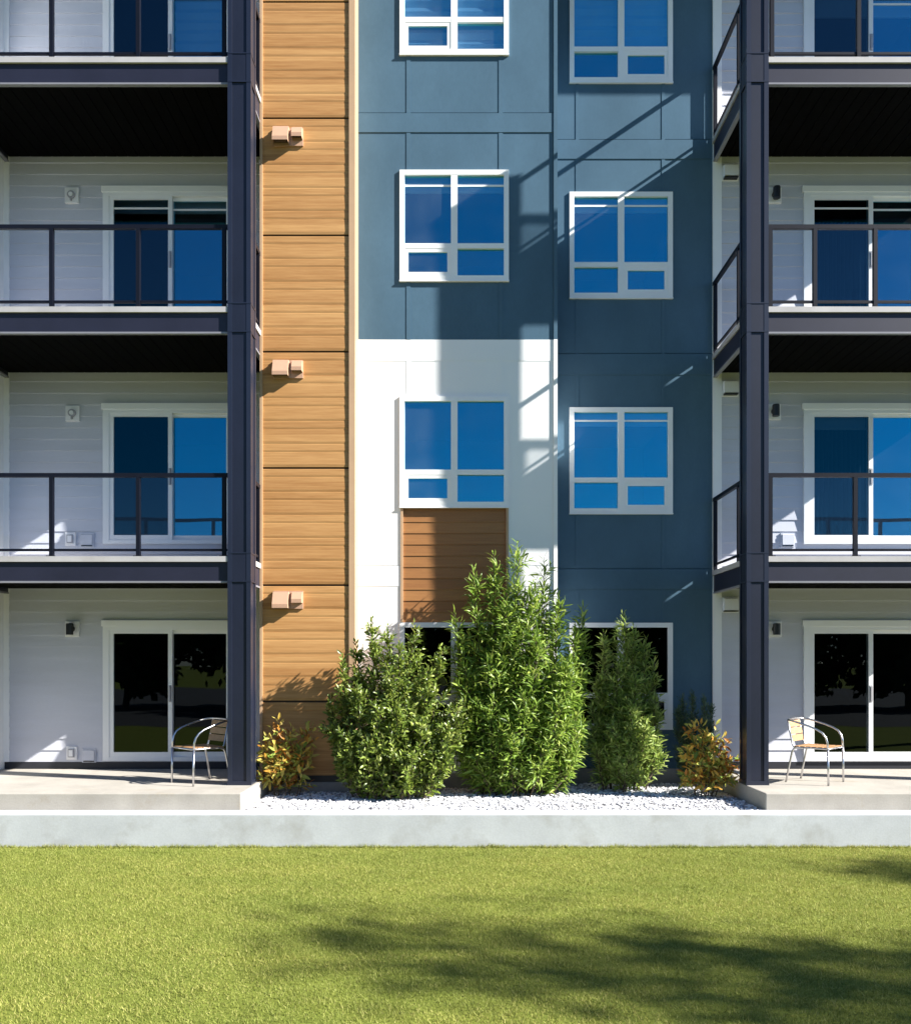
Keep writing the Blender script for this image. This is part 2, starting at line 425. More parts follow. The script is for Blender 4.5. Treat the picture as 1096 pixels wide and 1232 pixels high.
mb = MB(); mb.use(M['tan']).box(XWL-.004, XWL+.03, YW-.03, YW+.03, PATIO, ZTOP); wpart('corner_trim', mb)

# roof with its eave
mb = MB(); mb.use(M['fascia']).box(-14, 16, YB-1.0, YB+9, ZTOP, ZTOP+.32)
mb.use(M['drip']).box(-14, 16, YB-1.03, YB-1.0, ZTOP+.1, ZTOP+.36); wpart('roof', mb)
# rooms seen through the glass (dim boxes behind every opening)
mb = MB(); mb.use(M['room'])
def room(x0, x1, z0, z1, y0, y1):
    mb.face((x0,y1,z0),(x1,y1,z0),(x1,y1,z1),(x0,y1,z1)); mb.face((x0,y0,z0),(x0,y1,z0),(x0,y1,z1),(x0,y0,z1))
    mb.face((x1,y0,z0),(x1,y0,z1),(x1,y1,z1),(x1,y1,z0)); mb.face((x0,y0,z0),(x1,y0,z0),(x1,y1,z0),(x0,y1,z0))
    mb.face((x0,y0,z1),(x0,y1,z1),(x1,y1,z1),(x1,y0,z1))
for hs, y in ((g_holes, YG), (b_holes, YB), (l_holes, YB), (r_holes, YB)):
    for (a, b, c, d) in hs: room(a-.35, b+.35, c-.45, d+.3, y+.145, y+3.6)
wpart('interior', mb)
# solid core so no light leaks in from behind
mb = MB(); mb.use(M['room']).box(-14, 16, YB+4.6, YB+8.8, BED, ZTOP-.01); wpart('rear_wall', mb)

# ------------------------------------------------------------------ windows (four lights, one opening sash below)
WW_G, WW_B = GWX1-GWX0, BWX1-BWX0
def window_meshes(W, sash_left, gm='glass'):
    """local: origin at the lower left corner of the opening on the wall plane, -y outward"""
    f = MB().use(M['vinyl']); t = .055; mz = WH*.31; cx = W/2
    f.box(-.012, t, -.024, .07, -.012, WH+.012); f.box(W-t, W+.012, -.024, .07, -.012, WH+.012)
    f.box(t, W-t, -.024, .07, WH-t, WH+.012); f.box(t, W-t, -.024, .07, -.012, t)
    f.box(cx-.045, cx+.045, -.021, .068, t, WH-t)
    f.box(t, cx-.045, -.019, .066, mz-.035, mz+.035); f.box(cx+.045, W-t, -.019, .066, mz-.035, mz+.035)
    f.box(-.016, W+.016, -.034, .0, -.03, -.0125)
    s = MB().use(M['vinyl'])
    a, b = (t, cx-.045) if sash_left else (cx+.045, W-t)
    c, d = t, mz-.035; q = .05
    s.box(a, a+q, -.015, .03, c, d); s.box(b-q, b, -.015, .03, c, d); s.box(a+q, b-q, -.015, .03, c, c+q); s.box(a+q, b-q, -.015, .03, d-q, d)
    p = MB().use(M[gm])
    for (a0, b0) in ((t, cx-.045), (cx+.045, W-t)):
        for (c0, d0) in ((t, mz-.035), (mz+.035, WH-t)):
            ins = (a0 < cx) == sash_left and c0 == t
            p.face((a0, .02, c0), (b0, .02, c0), (b0, .02, d0), (a0, .02, d0)) if not ins else \
                p.face((a0+q, .005, c0+q), (b0-q, .005, c0+q), (b0-q, .005, d0-q), (a0+q, .005, d0-q))
    return f.mesh('window'), s.mesh('sash'), p.mesh('pane')
def shade_mesh(W, z0, z1):
    s = MB().use(M['blind']); n = 14
    s.box(0, W, .12, .124, z0, z1)
    s.use(M['bar']).box(0, W, .108, .13, z0-.03, z0)
    return s.mesh('roller_shade')
def added_bright_bar_mesh(x0, x1, z, y):  # white bar added in front of the glass to draw its bright line
    b = MB().use(M['vinyl']); b.box(x0, x1, y-.006, y, z-.013, z+.013); return b.mesh('added_bright_bar')
def slat_blind_mesh(W, z0, z1):
    s = MB().use(M['blind']); z = z0
    while z < z1:                                        # soft pleats
        s.poly([(0, .06, z), (W, .06, z), (W, .095, z+.075), (0, .095, z+.075), (W, .06, z+.15), (0, .06, z+.15)], [(0, 1, 2, 3), (3, 2, 4, 5)]); z += .15
    return s.mesh('pleated_blind')
gw = window_meshes(WW_G, True); bw = window_meshes(WW_B, False)
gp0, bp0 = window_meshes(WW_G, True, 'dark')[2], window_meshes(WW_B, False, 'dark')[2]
SH_G = {2: .86, 3: -.02, 1: None, 0: None}; SH_B = {0: None, 1: .87, 2: .87, 3: -.33}
for meshes, X0, tops, y, W, sh in ((gw, GWX0, GWT, YG, WW_G, SH_G), (bw, BWX0, BWT, YB, WW_B, SH_B)):
    for n in range(4):
        w = place('window', meshes[0], bld, rel(X0, y, tops[n]-WH))
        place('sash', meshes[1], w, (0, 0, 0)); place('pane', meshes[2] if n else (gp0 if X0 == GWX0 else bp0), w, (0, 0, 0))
        if sh[n] and sh[n] > 0:
            place('roller_shade', shade_mesh(W, WH*sh[n], WH+.05), w, (0, 0, 0))
            for a, b in ((.055, W/2-.045), (W/2+.045, W-.055)): place('added_bright_bar', added_bright_bar_mesh(a, b, WH*sh[n]+.02, .018), w, (0, 0, 0))
        elif sh[n]: place('pleated_blind', slat_blind_mesh(W, -WH*sh[n], WH+.05), w, (0, 0, 0))

# ------------------------------------------------------------------ sliding patio doors
def door_meshes(ga='screen', gb='glass2'):
    W, Hh = DW, DH
    f = MB().use(M['vinyl'])
    f.box(-.0, .09, -.045, .07, -.0, Hh-.13); f.box(W-.09, W, -.045, .07, 0, Hh-.13)
    f.box(-.02, W+.02, -.05, .07, Hh-.075, Hh+.01); f.box(.0, W, -.04, .07, Hh-.13, Hh-.075)
    f.box(.09, W-.09, -.045, .07, 0, .055)
    a, b, c, d = .09, W-.09, .055, Hh-.13; cx = W/2
    fix = MB().use(M['vinyl']); q = .06                 # the fixed leaf, set back
    for (x0, x1, y0, y1) in ((cx-.02, b, .012, .05),):
        fix.box(x0, x0+q, y0, y1, c, d); fix.box(x1-q, x1, y0, y1, c, d); fix.box(x0+q, x1-q, y0, y1, c, c+.07); fix.box(x0+q, x1-q, y0, y1, d-.05, d)
    sl = MB().use(M['vinyl'])
    x0, x1, y0, y1 = a, cx+.04, -.034, .006
    sl.box(x0, x0+q, y0, y1, c, d); sl.box(x1-q, x1, y0, y1, c, d); sl.box(x0+q, x1-q, y0, y1, c, c+.07); sl.box(x0+q, x1-q, y0, y1, d-.05, d)
    p1 = MB().use(M[ga]); p1.face((x0+q, -.012, c+.07), (x1-q, -.012, c+.07), (x1-q, -.012, d-.05), (x0+q, -.012, d-.05))
    p2 = MB().use(M[gb]); p2.face((cx+.04, .03, c+.07), (b-q, .03, c+.07), (b-q, .03, d-.05), (cx+.04, .03, d-.05))
    h = MB().use(M['greypl']); h.box(x1-.042, x1-.018, -.066, -.035, .86, 1.06); h.box(x1-.05, x1-.01, -.040, -.0345, .84, 1.08)
    return f.mesh('sliding_door'), fix.mesh('door_leaf'), sl.mesh('door_leaf'), p1.mesh('pane'), p2.mesh('pane'), h.mesh('handle')
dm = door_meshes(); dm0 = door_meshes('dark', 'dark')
def curtain_mesh(x0, x1, z0, z1):
    m = MB().use(M['curtain']); n = 70; pts = []
    for i in range(n+1):
        x = x0+(x1-x0)*i/n; pts.append((x, .17+.03*math.sin(i*1.15)+.012*math.sin(i*.37+1)))
    for (p, q) in zip(pts[:-1], pts[1:]): m.face((p[0], p[1], z0), (q[0], q[1], z0), (q[0], q[1], z1), (p[0], p[1], z1))
    return m.mesh('curtain', smooth=True)
for X0 in (DLX, DRX):
    for n in range(4):
        d = place('sliding_door', dm[0], bld, rel(X0, YB, DT[n]-DH))
        place('door_leaf', dm[1], d, (0, 0, 0)); place('door_leaf', dm[2], d, (0, 0, 0))
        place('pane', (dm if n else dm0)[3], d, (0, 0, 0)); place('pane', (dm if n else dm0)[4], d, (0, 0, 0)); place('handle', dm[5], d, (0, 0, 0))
        if n == 2 or (X0 == DRX and n == 3):
            place('added_bright_bar', added_bright_bar_mesh(.15, .93, 1.70, -.0135), d, (0, 0, 0)); place('added_bright_bar', added_bright_bar_mesh(.99, 1.75, 1.70 if X0 == DLX or n == 2 else 1.55, .0285), d, (0, 0, 0))
        if X0 == DLX and n == 3: place('pleated_blind', slat_blind_mesh(.80, .1, DH), d, (1.0, 0, 0))
        if X0 == DLX and n == 2:
            place('roller_shade', shade_mesh(1.70, 1.72, DH), d, (.1, 0, 0))
        if X0 == DRX and n == 1: place('curtain', curtain_mesh(.1, .95, .02, DH-.05), d, (0, 0, 0)); place('roller_shade', shade_mesh(.85, 1.72, DH), d, (.1, 0, -.02))
        if X0 == DRX and n == 2: place('curtain', curtain_mesh(.2, .95, .02, DH-.42), d, (0, 0, 0))
        if X0 == DRX and n == 3: place('roller_shade', shade_mesh(1.7, 1.45, DH), d, (.1, 0, 0))

# ------------------------------------------------------------------ balconies
BB = [None, E+1.016, E+4.104, E+7.192]              # fascia undersides
def balcony(n, x0, x1, rail_x0, rail_x1, posts, side, side_end):
    zb = BB[n]; zt = zb+.327
    dk = MB().use(M['deck']).box(x0, x1, YF, YB-.02, zt-.068, zt) or None
    mb = MB(); mb.use(M['deck']); mb.box(x0, x1, YF, YB-.02, zt-.068, zt)
    b = mb.build('balcony', bld, loc=(-O.x, -O.y, -O.z))
    def sub(name, m, **kw): return m.build(name, b, **kw)
    f = MB(); f.use(M['fascia'])
    f.box(x0+.02, x1-.02, YF+.03, YF+.07, zb+.022, zt-.068)
    f.box(x0+.02, x0+.06, YF+.07, YB-.03, zb+.022, zt-.068); f.box(x1-.06, x1-.02, YF+.07, YB-.03, zb+.022, zt-.068)
    f.use(M['drip']); f.box(x0+.012, x1-.012, YF+.02, YF+.075, zb, zb+.022)
    f.box(x0+.012, x0+.066, YF+.075, YB-.03, zb, zb+.022); f.box(x1-.066, x1-.012, YF+.075, YB-.03, zb, zb+.022)
    sub('fascia', f)
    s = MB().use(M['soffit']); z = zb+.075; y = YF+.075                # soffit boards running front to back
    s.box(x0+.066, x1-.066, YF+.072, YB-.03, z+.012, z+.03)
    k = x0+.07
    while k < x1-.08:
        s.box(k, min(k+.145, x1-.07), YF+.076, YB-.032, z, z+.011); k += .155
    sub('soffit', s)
    r = MB().use(M['rail']); yr = YF+.075; zr = zt+1.04
    r.box(rail_x0, rail_x1, yr-.025, yr+.025, zr-.05, zr); r.box(rail_x0, rail_x1, yr-.014, yr+.014, zt+.07, zt+.1)
    for p in posts: r.box(p-.024, p+.024, yr-.0245, yr+.0245, zt, zr-.05); r.box(p-.05, p+.05, yr-.05, yr+.05, zt, zt+.012)
    # side rail between the column and the wall
    xs = side
    r.box(xs-.0245, xs+.0245, YF+.30, side_end-.02, zr-.05, zr); r.box(xs-.014, xs+.014, YF+.30, side_end-.02, zt+.07, zt+.1)
    sp = [side_end-.075] + ([YF+.62] if side_end > YB-.2 else [])
    for q in sp: r.box(xs-.024, xs+.024, q-.024, q+.024, zt, zr-.05)
    sub('railing', r)
    g = MB().use(M['clear']); ps = sorted(posts + [rail_x0, rail_x1])
    for a, c in zip(ps[:-1], ps[1:]):
        if c-a > .15: g.box(a+.03, c-.03, yr-.003, yr+.003, zt+.103, zr-.053)
    sub('glass_panel', g)
    return b
LX0, LX1 = XL+.004, -2.60
RX0, RX1 = 3.645, XRE
for n in (1, 2, 3):
    balcony(n, LX0, LX1, LX0, PX(273.5, SF), [PX(p, SF) for p in (-45, 59, 164, 268)], LX1+.03-.06, YW)
    ps = {1: (929, 1032, 1135, 1220), 2: (929, 983, 1056, 1140, 1220), 3: (931, 1036, 1138, 1220)}[n]
    balcony(n, RX0, RX1, PX(924.5, SF), RX1-.25, [PX(p, SF) for p in ps], RX0+.03, YB)

# ------------------------------------------------------------------ columns
def column(x0, x1):
    y0, y1, zt = YF-.008, YF+.275, E+8.73
    mb = MB().use(M['navy']); t = .055
    mb.box(x0+.012, x1-.012, y0+.012, y1-.012, PATIO, zt)
    c = wpart('column', mb)
    tr = MB().use(M['navy2'])
    for (a, b) in ((x0, x0+t), (x1-t, x1)):
        tr.box(a, b, y0, y0+.011, PATIO, zt); tr.box(a, b, y1-.011, y1, PATIO, zt)
    tr.box(x0, x0+.011, y0+.011, y0+t, PATIO, zt); tr.box(x0, x0+.011, y1-t, y1-.011, PATIO, zt)
    tr.box(x1-.011, x1, y0+.011, y0+t, PATIO, zt); tr.box(x1-.011, x1, y1-t, y1-.011, PATIO, zt)
    tr.build('corner_trim', c)
    for n in (1, 2, 3):
        j = MB().use(M['navy'])
        for z in (BB[n]+.01, BB[n]+.36):
            j.use(M['navy2']).box(x0-.003, x1+.003, y0-.003, y1+.003, z, z+.014)
        j.use(M['navy']).box(x0+.004, x1-.004, y0+.003, y1-.003, BB[n]+.024, BB[n]+.36)
        j.build('collar', c)
    bp = MB().use(M['navy2']); bp.box(x0-.006, x1+.006, y0-.006, y1+.006, PATIO-.002, PATIO+.05); bp.build('base_flashing', c)
    return c
column(PX(274, SF), PX(302, SF)); column(PX(898, SF), PX(924.5, SF)); column(XRE-.2, XRE+.07)

# ------------------------------------------------------------------ small things on the walls
def vent_hood(n, py):
    t = empty('vent_hood', (PX(347.5, SW), YW-.024, PZ(py+12, SW)))
    where = {0: 'first and second', 1: 'second and third', 2: 'third and fourth'}[n]
    look = {0: 'lowest twin tan vent hood, on wood cladding nearest the shrubs', 1: 'middle twin tan vent hood on the wood cladding, level with the white panels',
            2: 'highest twin tan vent hood on the wood cladding, beside grey blue panels'}[n]
    tag(t, look, 'vent', 'twin vent hoods on the wood cladding')
    MB().use(M['tanhood']); p = MB().use(M['tanhood']); p.box(-.195, .195, -.012, .012, -.118, .118); p.build('back_plate', t)
    for (a, b, zb, dep) in ((-.19, .015, -.115, .15), (.055, .19, -.045, .11)):
        h = MB().use(M['tanhood']); zt = .105
        # sloping hood open underneath, with side cheeks
        h.poly([(a,-.012,zt),(b,-.012,zt),(b,-dep*.55,zt-.005),(a,-dep*.55,zt-.005),(b,-dep,zb+.05),(a,-dep,zb+.05),(b,-dep,zb),(a,-dep,zb),(a,-.012,zb),(b,-.012,zb)],
               [(0,3,2,1),(3,5,4,2),(5,7,6,4),(0,8,7,5,3),(1,2,4,6,9)])
        h.use(M['groove']); h.face((a+.01,-.02,zb+.03),(b-.01,-.02,zb+.03),(b-.01,-dep+.008,zb+.03),(a+.01,-dep+.008,zb+.03))
        h.build('hood', t)
for n, py in ((2, 154), (1, 433), (0, 710)): vent_hood(n, py)

def plate_thing(name, x, z, w, h, label, cat, group):
    t = empty(name, (x, YB-.018, z)); tag(t, label, cat, group)
    p = MB().use(M['plate']); p.box(-w/2, w/2, -.022, .014, -h/2, h/2); p.build('back_plate', t, bevel=.004); return t
def lamp(x, z, label, black, toward=0):
    t = plate_thing('wall_light', x, z, .20, .22, label, 'wall light', 'wall lights beside the patio doors')
    m = MB().use(M['lampblk'] if black else M['greypl'])
    if black:
        m.tube([(0, -.022, 0), (0, -.055, 0)], .045, 16)
        m.tube([(0, -.055, .055), (0, -.055, .075)], .03, 14)
        m.tube([(0, -.10, -.085), (0, -.10, .07)], .05, 18); m.tube([(0, -.10, .07), (0, -.10, .078)], .045, 18)
        m.box(-.02, .02, -.10, -.05, -.02, .02)
    else:
        m.tube([(0, -.022, 0), (0, -.05, 0)], .055, 18); m.use(M['plate']).tube([(0, -.05, 0), (0, -.062, 0)], .03, 14)
        m.use(M['greypl']).box(-.01, .01, -.06, -.03, -.09, -.05)
    m.build('lamp_head', t)
lamp(PX(88, SB), PZ(757, SB), 'black lamp on white plate beside ground floor door, left of the shrubs', True)
lamp(PX(88.5, SB), PZ(498, SB), 'round pale fitting on white square plate, second floor wall left of the wood', False)
lamp(PX(87.5, SB), PZ(236, SB), 'round pale fitting on white square plate, third floor wall left of the wood', False)
lamp(PX(931, SB), PZ(757, SB), 'black lamp on white plate by the ground floor column, right of the shrubs', True)
lamp(PX(930, SB), PZ(496, SB), 'black lamp on white plate by the right column, second floor balcony', True)
lamp(PX(931, SB), PZ(236, SB), 'black lamp on white plate by the right column, third floor balcony', True)

def outlet(x, z, label):
    t = plate_thing('outlet', x, z, .15, .19, label, 'outlet', 'white outlets low on the left walls')
    m = MB().use(M['greypl']); m.box(-.042, .042, -.05, -.022, -.06, .06); m.use(M['plate']).box(-.03, .03, -.056, -.05, -.045, .045); m.build('cover', t, bevel=.004)
outlet(PX(87.5, SB), PZ(906, SB), 'white covered outlet low on the wall above the left patio')
outlet(PX(86, SB), PZ(649, SB), 'white covered outlet low on the second floor left balcony wall')

def wall_vent(x, z, label, w=.2, h=.2, group='small louvred wall vents', cap=False):
    t = empty('wall_vent', (x, YB-.017, z)); tag(t, label, 'vent', group)
    m = MB().use(M['siding'] if not cap else M['plate'])
    m.box(-w/2, w/2, -.012, .012, -h/2, h/2); m.build('flange', t)
    c = MB().use(M['siding'] if not cap else M['plate'])
    a, b = -w/2+.02, w/2-.02; dep = .10 if cap else .035
    zb, zt = -h/2+.03, h/2-.015
    c.poly([(a,-.012,zt),(b,-.012,zt),(b,-dep*.8,zt-.012),(a,-dep*.8,zt-.012),(b,-dep,zb),(a,-dep,zb),(a,-.012,zb),(b,-.012,zb)],
           [(0,3,2,1),(3,5,4,2),(0,6,5,3),(1,2,4,7)])
    c.build('hood', t)
    l = MB().use(M['lampblk']); l.box(a+.005, b-.005, -dep+.008, -.013, zb-.02, zb-.006); l.build('louvre', t)
wall_vent(PX(108, SB), PZ(909, SB), 'flat grey vent beside the outlet above the left patio')
wall_vent(PX(105.5, SB), PZ(650, SB), 'flat grey vent beside the outlet on the second floor left balcony')
wall_vent(PX(947, SB), PZ(650, SB), 'flat grey vent on the second floor balcony right of the column')
for n, py, wh in ((2, 209, 'third floor'), (1, 468, 'second floor'), (0, 728, 'ground floor')):
    wall_vent(PX(877.5, SB), PZ(py, SB), 'pale hooded exhaust vent high on the %s siding, left of the right column' % wh, .24, .22, 'hooded exhaust vents on the right siding', True)

# ------------------------------------------------------------------ chairs
def make_chair():
    t = empty('patio_chair', (0, 0, 0)); r = .0125
    for s in (1, -1):
        m = MB().use(M['alu']); m.tube([(.235, s*.262, 0), (.232, s*.262, .2), (.228, s*.262, .445)], r, 10); m.build('leg', t, smooth=True)
    for s in (1, -1):
        m = MB().use(M['alu']); m.tube([(-.30, s*.245, 0), (-.262, s*.243, .2), (-.225, s*.24, .38), (-.205, s*.235, .425), (-.16, s*.228, .445), (.0, s*.226, .447)], r, 10); m.build('leg', t, smooth=True)
    half = [(.228, .262, .445), (.222, .266, .53), (.205, .272, .59), (.165, .278, .645), (.10, .281, .685), (.0, .281, .722), (-.12, .276, .757), (-.2, .268, .776), (-.255, .25, .787), (-.285, .215, .792), (-.297, .16, .794), (-.305, .08, .795)]
    loop = half + [(-.308, 0, .795)] + [(x, -y, z) for (x, y, z) in reversed(half)]
    m = MB().use(M['alu']); m.tube(loop, r, 10); m.build('arm_rail', t, smooth=True)
    for s in (1, -1):
        m = MB().use(M['alu']); m.tube([(-.302, s*.185, .79), (-.27, s*.187, .62), (-.235, s*.19, .47), (-.215, s*.19, .447)], .0105, 8)
        m.build('back_upright', t, smooth=True)
    m = MB().use(M['alu']); ring = [(.228, .22, .447), (.228, -.22, .447), (.21, -.24, .447), (-.2, -.225, .447), (-.215, -.2, .447), (-.215, .2, .447), (-.2, .225, .447), (.21, .24, .447), (.228, .22, .447)]
    m.tube(ring, .0115, 8); m.build('seat_frame', t, smooth=True)
    m = MB().use(M['slat'])
    for k in range(6): x = -.2+k*.073; m.box(x, x+.058, -.235, .235, .452, .464)
    m.build('seat', t, bevel=.003)
    m = MB().use(M['slat'])
    for z0 in (.515, .605, .695):
        z1 = z0+.078; xa = -.226-(z0-.447)*.24; xb = -.226-(z1-.447)*.24
        m.poly([(xa,-.185,z0),(xa+.013,-.185,z0),(xa+.013,.185,z0),(xa,.185,z0),(xb,-.185,z1),(xb+.013,-.185,z1),(xb+.013,.185,z1),(xb,.185,z1)],
               [(0,3,2,1),(4,5,6,7),(0,1,5,4),(1,2,6,5),(2,3,7,6),(3,0,4,7)])
    m.build('backrest', t, bevel=.003)
    return t
CH = make_chair()
CH.location = (PX(240, 95.5), FOC/95.5, PATIO+.002); CH.rotation_euler = (0, 0, R(180+46))
tag(CH, 'aluminium armchair with wood slats on the left patio, beside the left column', 'chair', 'slatted patio chairs')
c2 = copy_tree(CH); c2.location = (PX(983, 95.0), FOC/95.0, PATIO+.002); c2.rotation_euler = (0, 0, R(-42))
tag(c2, 'aluminium armchair with wood slats on the right patio, in front of the right glass door', 'chair', 'slatted patio chairs')

# ------------------------------------------------------------------ ground
YP = FOC/104.0                                      # patio front
YK0 = FOC/107.0                                     # kerb front
def slab(name, x0, x1, y0, y1, z0, z1, mat, bev=.012):
    m = MB().use(mat); m.box(x0, x1, y0, y1, z0, z1); o = m.build(name, bevel=bev); return tag(o, kind='structure')
slab('patio', -14, PX(290, 104), YP, YB-.03, BED-.2, PATIO, M['patio'])
slab('patio', PX(921, 104), 16, YP, YB-.03, BED-.2, PATIO, M['patio'])
slab('kerb', -14, 16, YK0, YP-.002, -.3, BED+.004, M['kerb'], .015)

# lawn, one sheet to the horizon, and the road behind the camera
m_l, nt, out = new_mat('lawn soil and thatch')
b = N(nt, 'ShaderNodeBsdfPrincipled'); b.inputs['Roughness'].default_value = .95; b.inputs['Specular IOR Level'].default_value = .1
tc = N(nt, 'ShaderNodeTexCoord'); n1 = N(nt, 'ShaderNodeTexNoise'); n1.inputs['Scale'].default_value = 90; n1.inputs['Detail'].default_value = 4
n2 = N(nt, 'ShaderNodeTexNoise'); n2.inputs['Scale'].default_value = .9; n2.inputs['Detail'].default_value = 3
nt.links.new(tc.outputs['Object'], n1.inputs['Vector']); nt.links.new(tc.outputs['Object'], n2.inputs['Vector'])
cr = N(nt, 'ShaderNodeValToRGB'); e = cr.color_ramp.elements; e[0].position = .3; e[0].color = (.09, .11, .02, 1); e[1].position = .7; e[1].color = (.22, .25, .05, 1)
nt.links.new(n1.outputs['Fac'], cr.inputs['Fac'])
mx = N(nt, 'ShaderNodeMixRGB'); mx.blend_type = 'MULTIPLY'; mx.inputs['Fac'].default_value = .5
cr2 = N(nt, 'ShaderNodeValToRGB'); e = cr2.color_ramp.elements; e[0].position = .35; e[0].color = (.7, .8, .7, 1); e[1].position = .65; e[1].color = (1, 1, .9, 1)
nt.links.new(n2.outputs['Fac'], cr2.inputs['Fac']); nt.links.new(cr.outputs[0], mx.inputs['Color1']); nt.links.new(cr2.outputs[0], mx.inputs['Color2'])
nt.links.new(mx.outputs[0], b.inputs['Base Color']); nt.links.new(b.outputs[0], out.inputs['Surface'])
m = MB().use(m_l); m.face((-400, -400, 0), (400, -400, 0), (400, 400, 0), (-400, 400, 0)); tag(m.build('lawn'), kind='structure')
M['asph'] = surf('asphalt', (.045, .045, .048), rough=.9, var=.2, scale=2, fine=.15, fscale=80, bump=.2, bscale=80)
m = MB().use(M['asph']); m.face((-200, -60, .004), (200, -60, .004), (200, -4.5, .004), (-200, -4.5, .004)); tag(m.build('parking_lot'), kind='structure')

# grass blades
def blades(name, n, xr, yr, h0, h1, w, mat):
    x = rng.uniform(*xr, n); y = rng.uniform(*yr, n)
    a = rng.uniform(0, 2*math.pi, n); h = rng.uniform(h0, h1, n); ww = w*rng.uniform(.7, 1.3, n)
    # mowing tufts: gentle clumping of height
    h *= .8+.25*np.sin(x*9+np.sin(y*7))*np.sin(y*11+np.sin(x*5))
    lx, ly = rng.normal(0, .6, n)*h, rng.normal(0, .6, n)*h
    ca, sa = np.cos(a)*ww/2, np.sin(a)*ww/2
    v = np.empty((n, 3, 3))
    v[:, 0] = np.c_[x-ca, y-sa, np.zeros(n)]; v[:, 1] = np.c_[x+ca, y+sa, np.zeros(n)]; v[:, 2] = np.c_[x+lx, y+ly, h]
    me = bpy.data.meshes.new(name); me.vertices.add(n*3); me.vertices.foreach_set('co', v.reshape(-1))
    me.loops.add(n*3); me.loops.foreach_set('vertex_index', np.arange(n*3, dtype=np.int32))
    me.polygons.add(n); me.polygons.foreach_set('loop_start', np.arange(0, n*3, 3, dtype=np.int32))
    me.polygons.foreach_set('loop_total', np.full(n, 3, dtype=np.int32))
    me.update(calc_edges=True); me.materials.append(mat)
    o = bpy.data.objects.new(name, me); C.objects.link(o); return o
M['grass'] = leaf_mat('grass blades', [(0, (.13, .16, .027)), (.35, (.235, .265, .056)), (.7, (.315, .325, .08)), (1, (.43, .40, .14))], trans=.3, gloss=.15, rough=.6, patch=.14)
g = blades('grass', 640000, (-6.2, 7.2), (3.9, YK0-.002), .014, .028, .0052, M['grass'])
ge = blades('grass_edge', 9000, (-6.2, 7.2), (YK0-.05, YK0-.003), .025, .065, .006, M['grass'])
tag(ge, 'longer grass tufts left along the foot of the kerb', 'grass', kind='stuff')
tag(g, 'short mown yellow green grass covering the lawn', 'grass', kind='stuff')

# gravel bed
M['bed'] = surf('pale grit', (.36, .36, .37), rough=.9, var=.2, scale=30, fine=.25, fscale=90, bump=.5, bscale=70)
m = MB().use(M['bed']); m.face((PX(290, 104), YP-.002, BED-.02), (PX(921, 104), YP-.002, BED-.02), (PX(921, 104), YB, BED-.02), (PX(290, 104), YB, BED-.02))
tag(m.build('planting_bed'), kind='structure')
def pebbles(n, xr, yr):
    bm = bmesh.new(); bmesh.ops.create_icosphere(bm, subdivisions=1, radius=1)
    pv = np.array([v.co[:] for v in bm.verts]); pf = np.array([[v.index for v in f.verts] for f in bm.faces]); bm.free()
    nv, nf = len(pv), len(pf)
    V = np.empty((n, nv, 3)); 
    for i in range(n):
        s = rng.uniform(.010, .024); sc = np.array([s*rng.uniform(.8, 1.5), s*rng.uniform(.7, 1.1), s*rng.uniform(.5, .8)])
        th = rng.uniform(0, 6.28); c, q = math.cos(th), math.sin(th)
        w = (pv*rng.uniform(.82, 1.15, (nv, 1)))*sc; w = w @ np.array([[c, q, 0], [-q, c, 0], [0, 0, 1]])
        V[i] = w + np.array([rng.uniform(*xr), rng.uniform(*yr), BED-.014+rng.uniform(0, .012)])
    F = (pf[None]+(np.arange(n)*nv)[:, None, None]).reshape(-1, 3)
    me = bpy.data.meshes.new('gravel'); me.from_pydata(V.reshape(-1, 3).tolist(), [], F.tolist()); me.update(); return me
me = pebbles(9000, (PX(290, 104)+.03, PX(921, 104)-.03), (YP+.02, YB-.1))
m_s, nt, out = new_mat('white pebbles')
gg = N(nt, 'ShaderNodeNewGeometry'); cr = N(nt, 'ShaderNodeValToRGB'); e = cr.color_ramp.elements
e[0].position = 0; e[0].color = (.22, .22, .24, 1); e[1].position = 1; e[1].color = (.82, .82, .84, 1); q = e.new(.22); q.color = (.42, .42, .44, 1); q = e.new(.42); q.color = (.70, .70, .72, 1)
b = N(nt, 'ShaderNodeBsdfPrincipled'); b.inputs['Roughness'].default_value = .7
nt.links.new(gg.outputs['Random Per Island'], cr.inputs['Fac']); nt.links.new(cr.outputs[0], b.inputs['Base Color']); nt.links.new(b.outputs[0], out.inputs['Surface'])
me.materials.append(m_s); go = bpy.data.objects.new('gravel', me); C.objects.link(go)
tag(go, 'white gravel covering the planting bed under the shrubs', 'gravel', kind='stuff')

# ------------------------------------------------------------------ plants
def leaf_verts(p, d, up, L, W, bend):
    """a pointed leaf: 8 verts, folded along the midrib and bending down"""
    d = d.normalized(); s = d.cross(up)
    s = s.normalized() if s.length > 1e-4 else d.orthogonal().normalized()
    n = s.cross(d).normalized()
    a = p; m1 = p+d*L*.38+n*bend*L*.02; m2 = p+d*L*.72-n*bend*L*.10; tip = p+d*L*.98-n*bend*L*.28
    f = W*.16
    vs = [a, m1-s*W*.5+n*f, m1, m1+s*W*.5+n*f, m2-s*W*.36+n*f*.6, m2, m2+s*W*.36+n*f*.6, tip]
    fs = [(0, 2, 1), (0, 3, 2), (1, 2, 5, 4), (2, 3, 6, 5), (4, 5, 7), (5, 6, 7)]
    return vs, fs
def rv(): 
    v = Vector((random.gauss(0, 1), random.gauss(0, 1), random.gauss(0, 1))); return v.normalized()
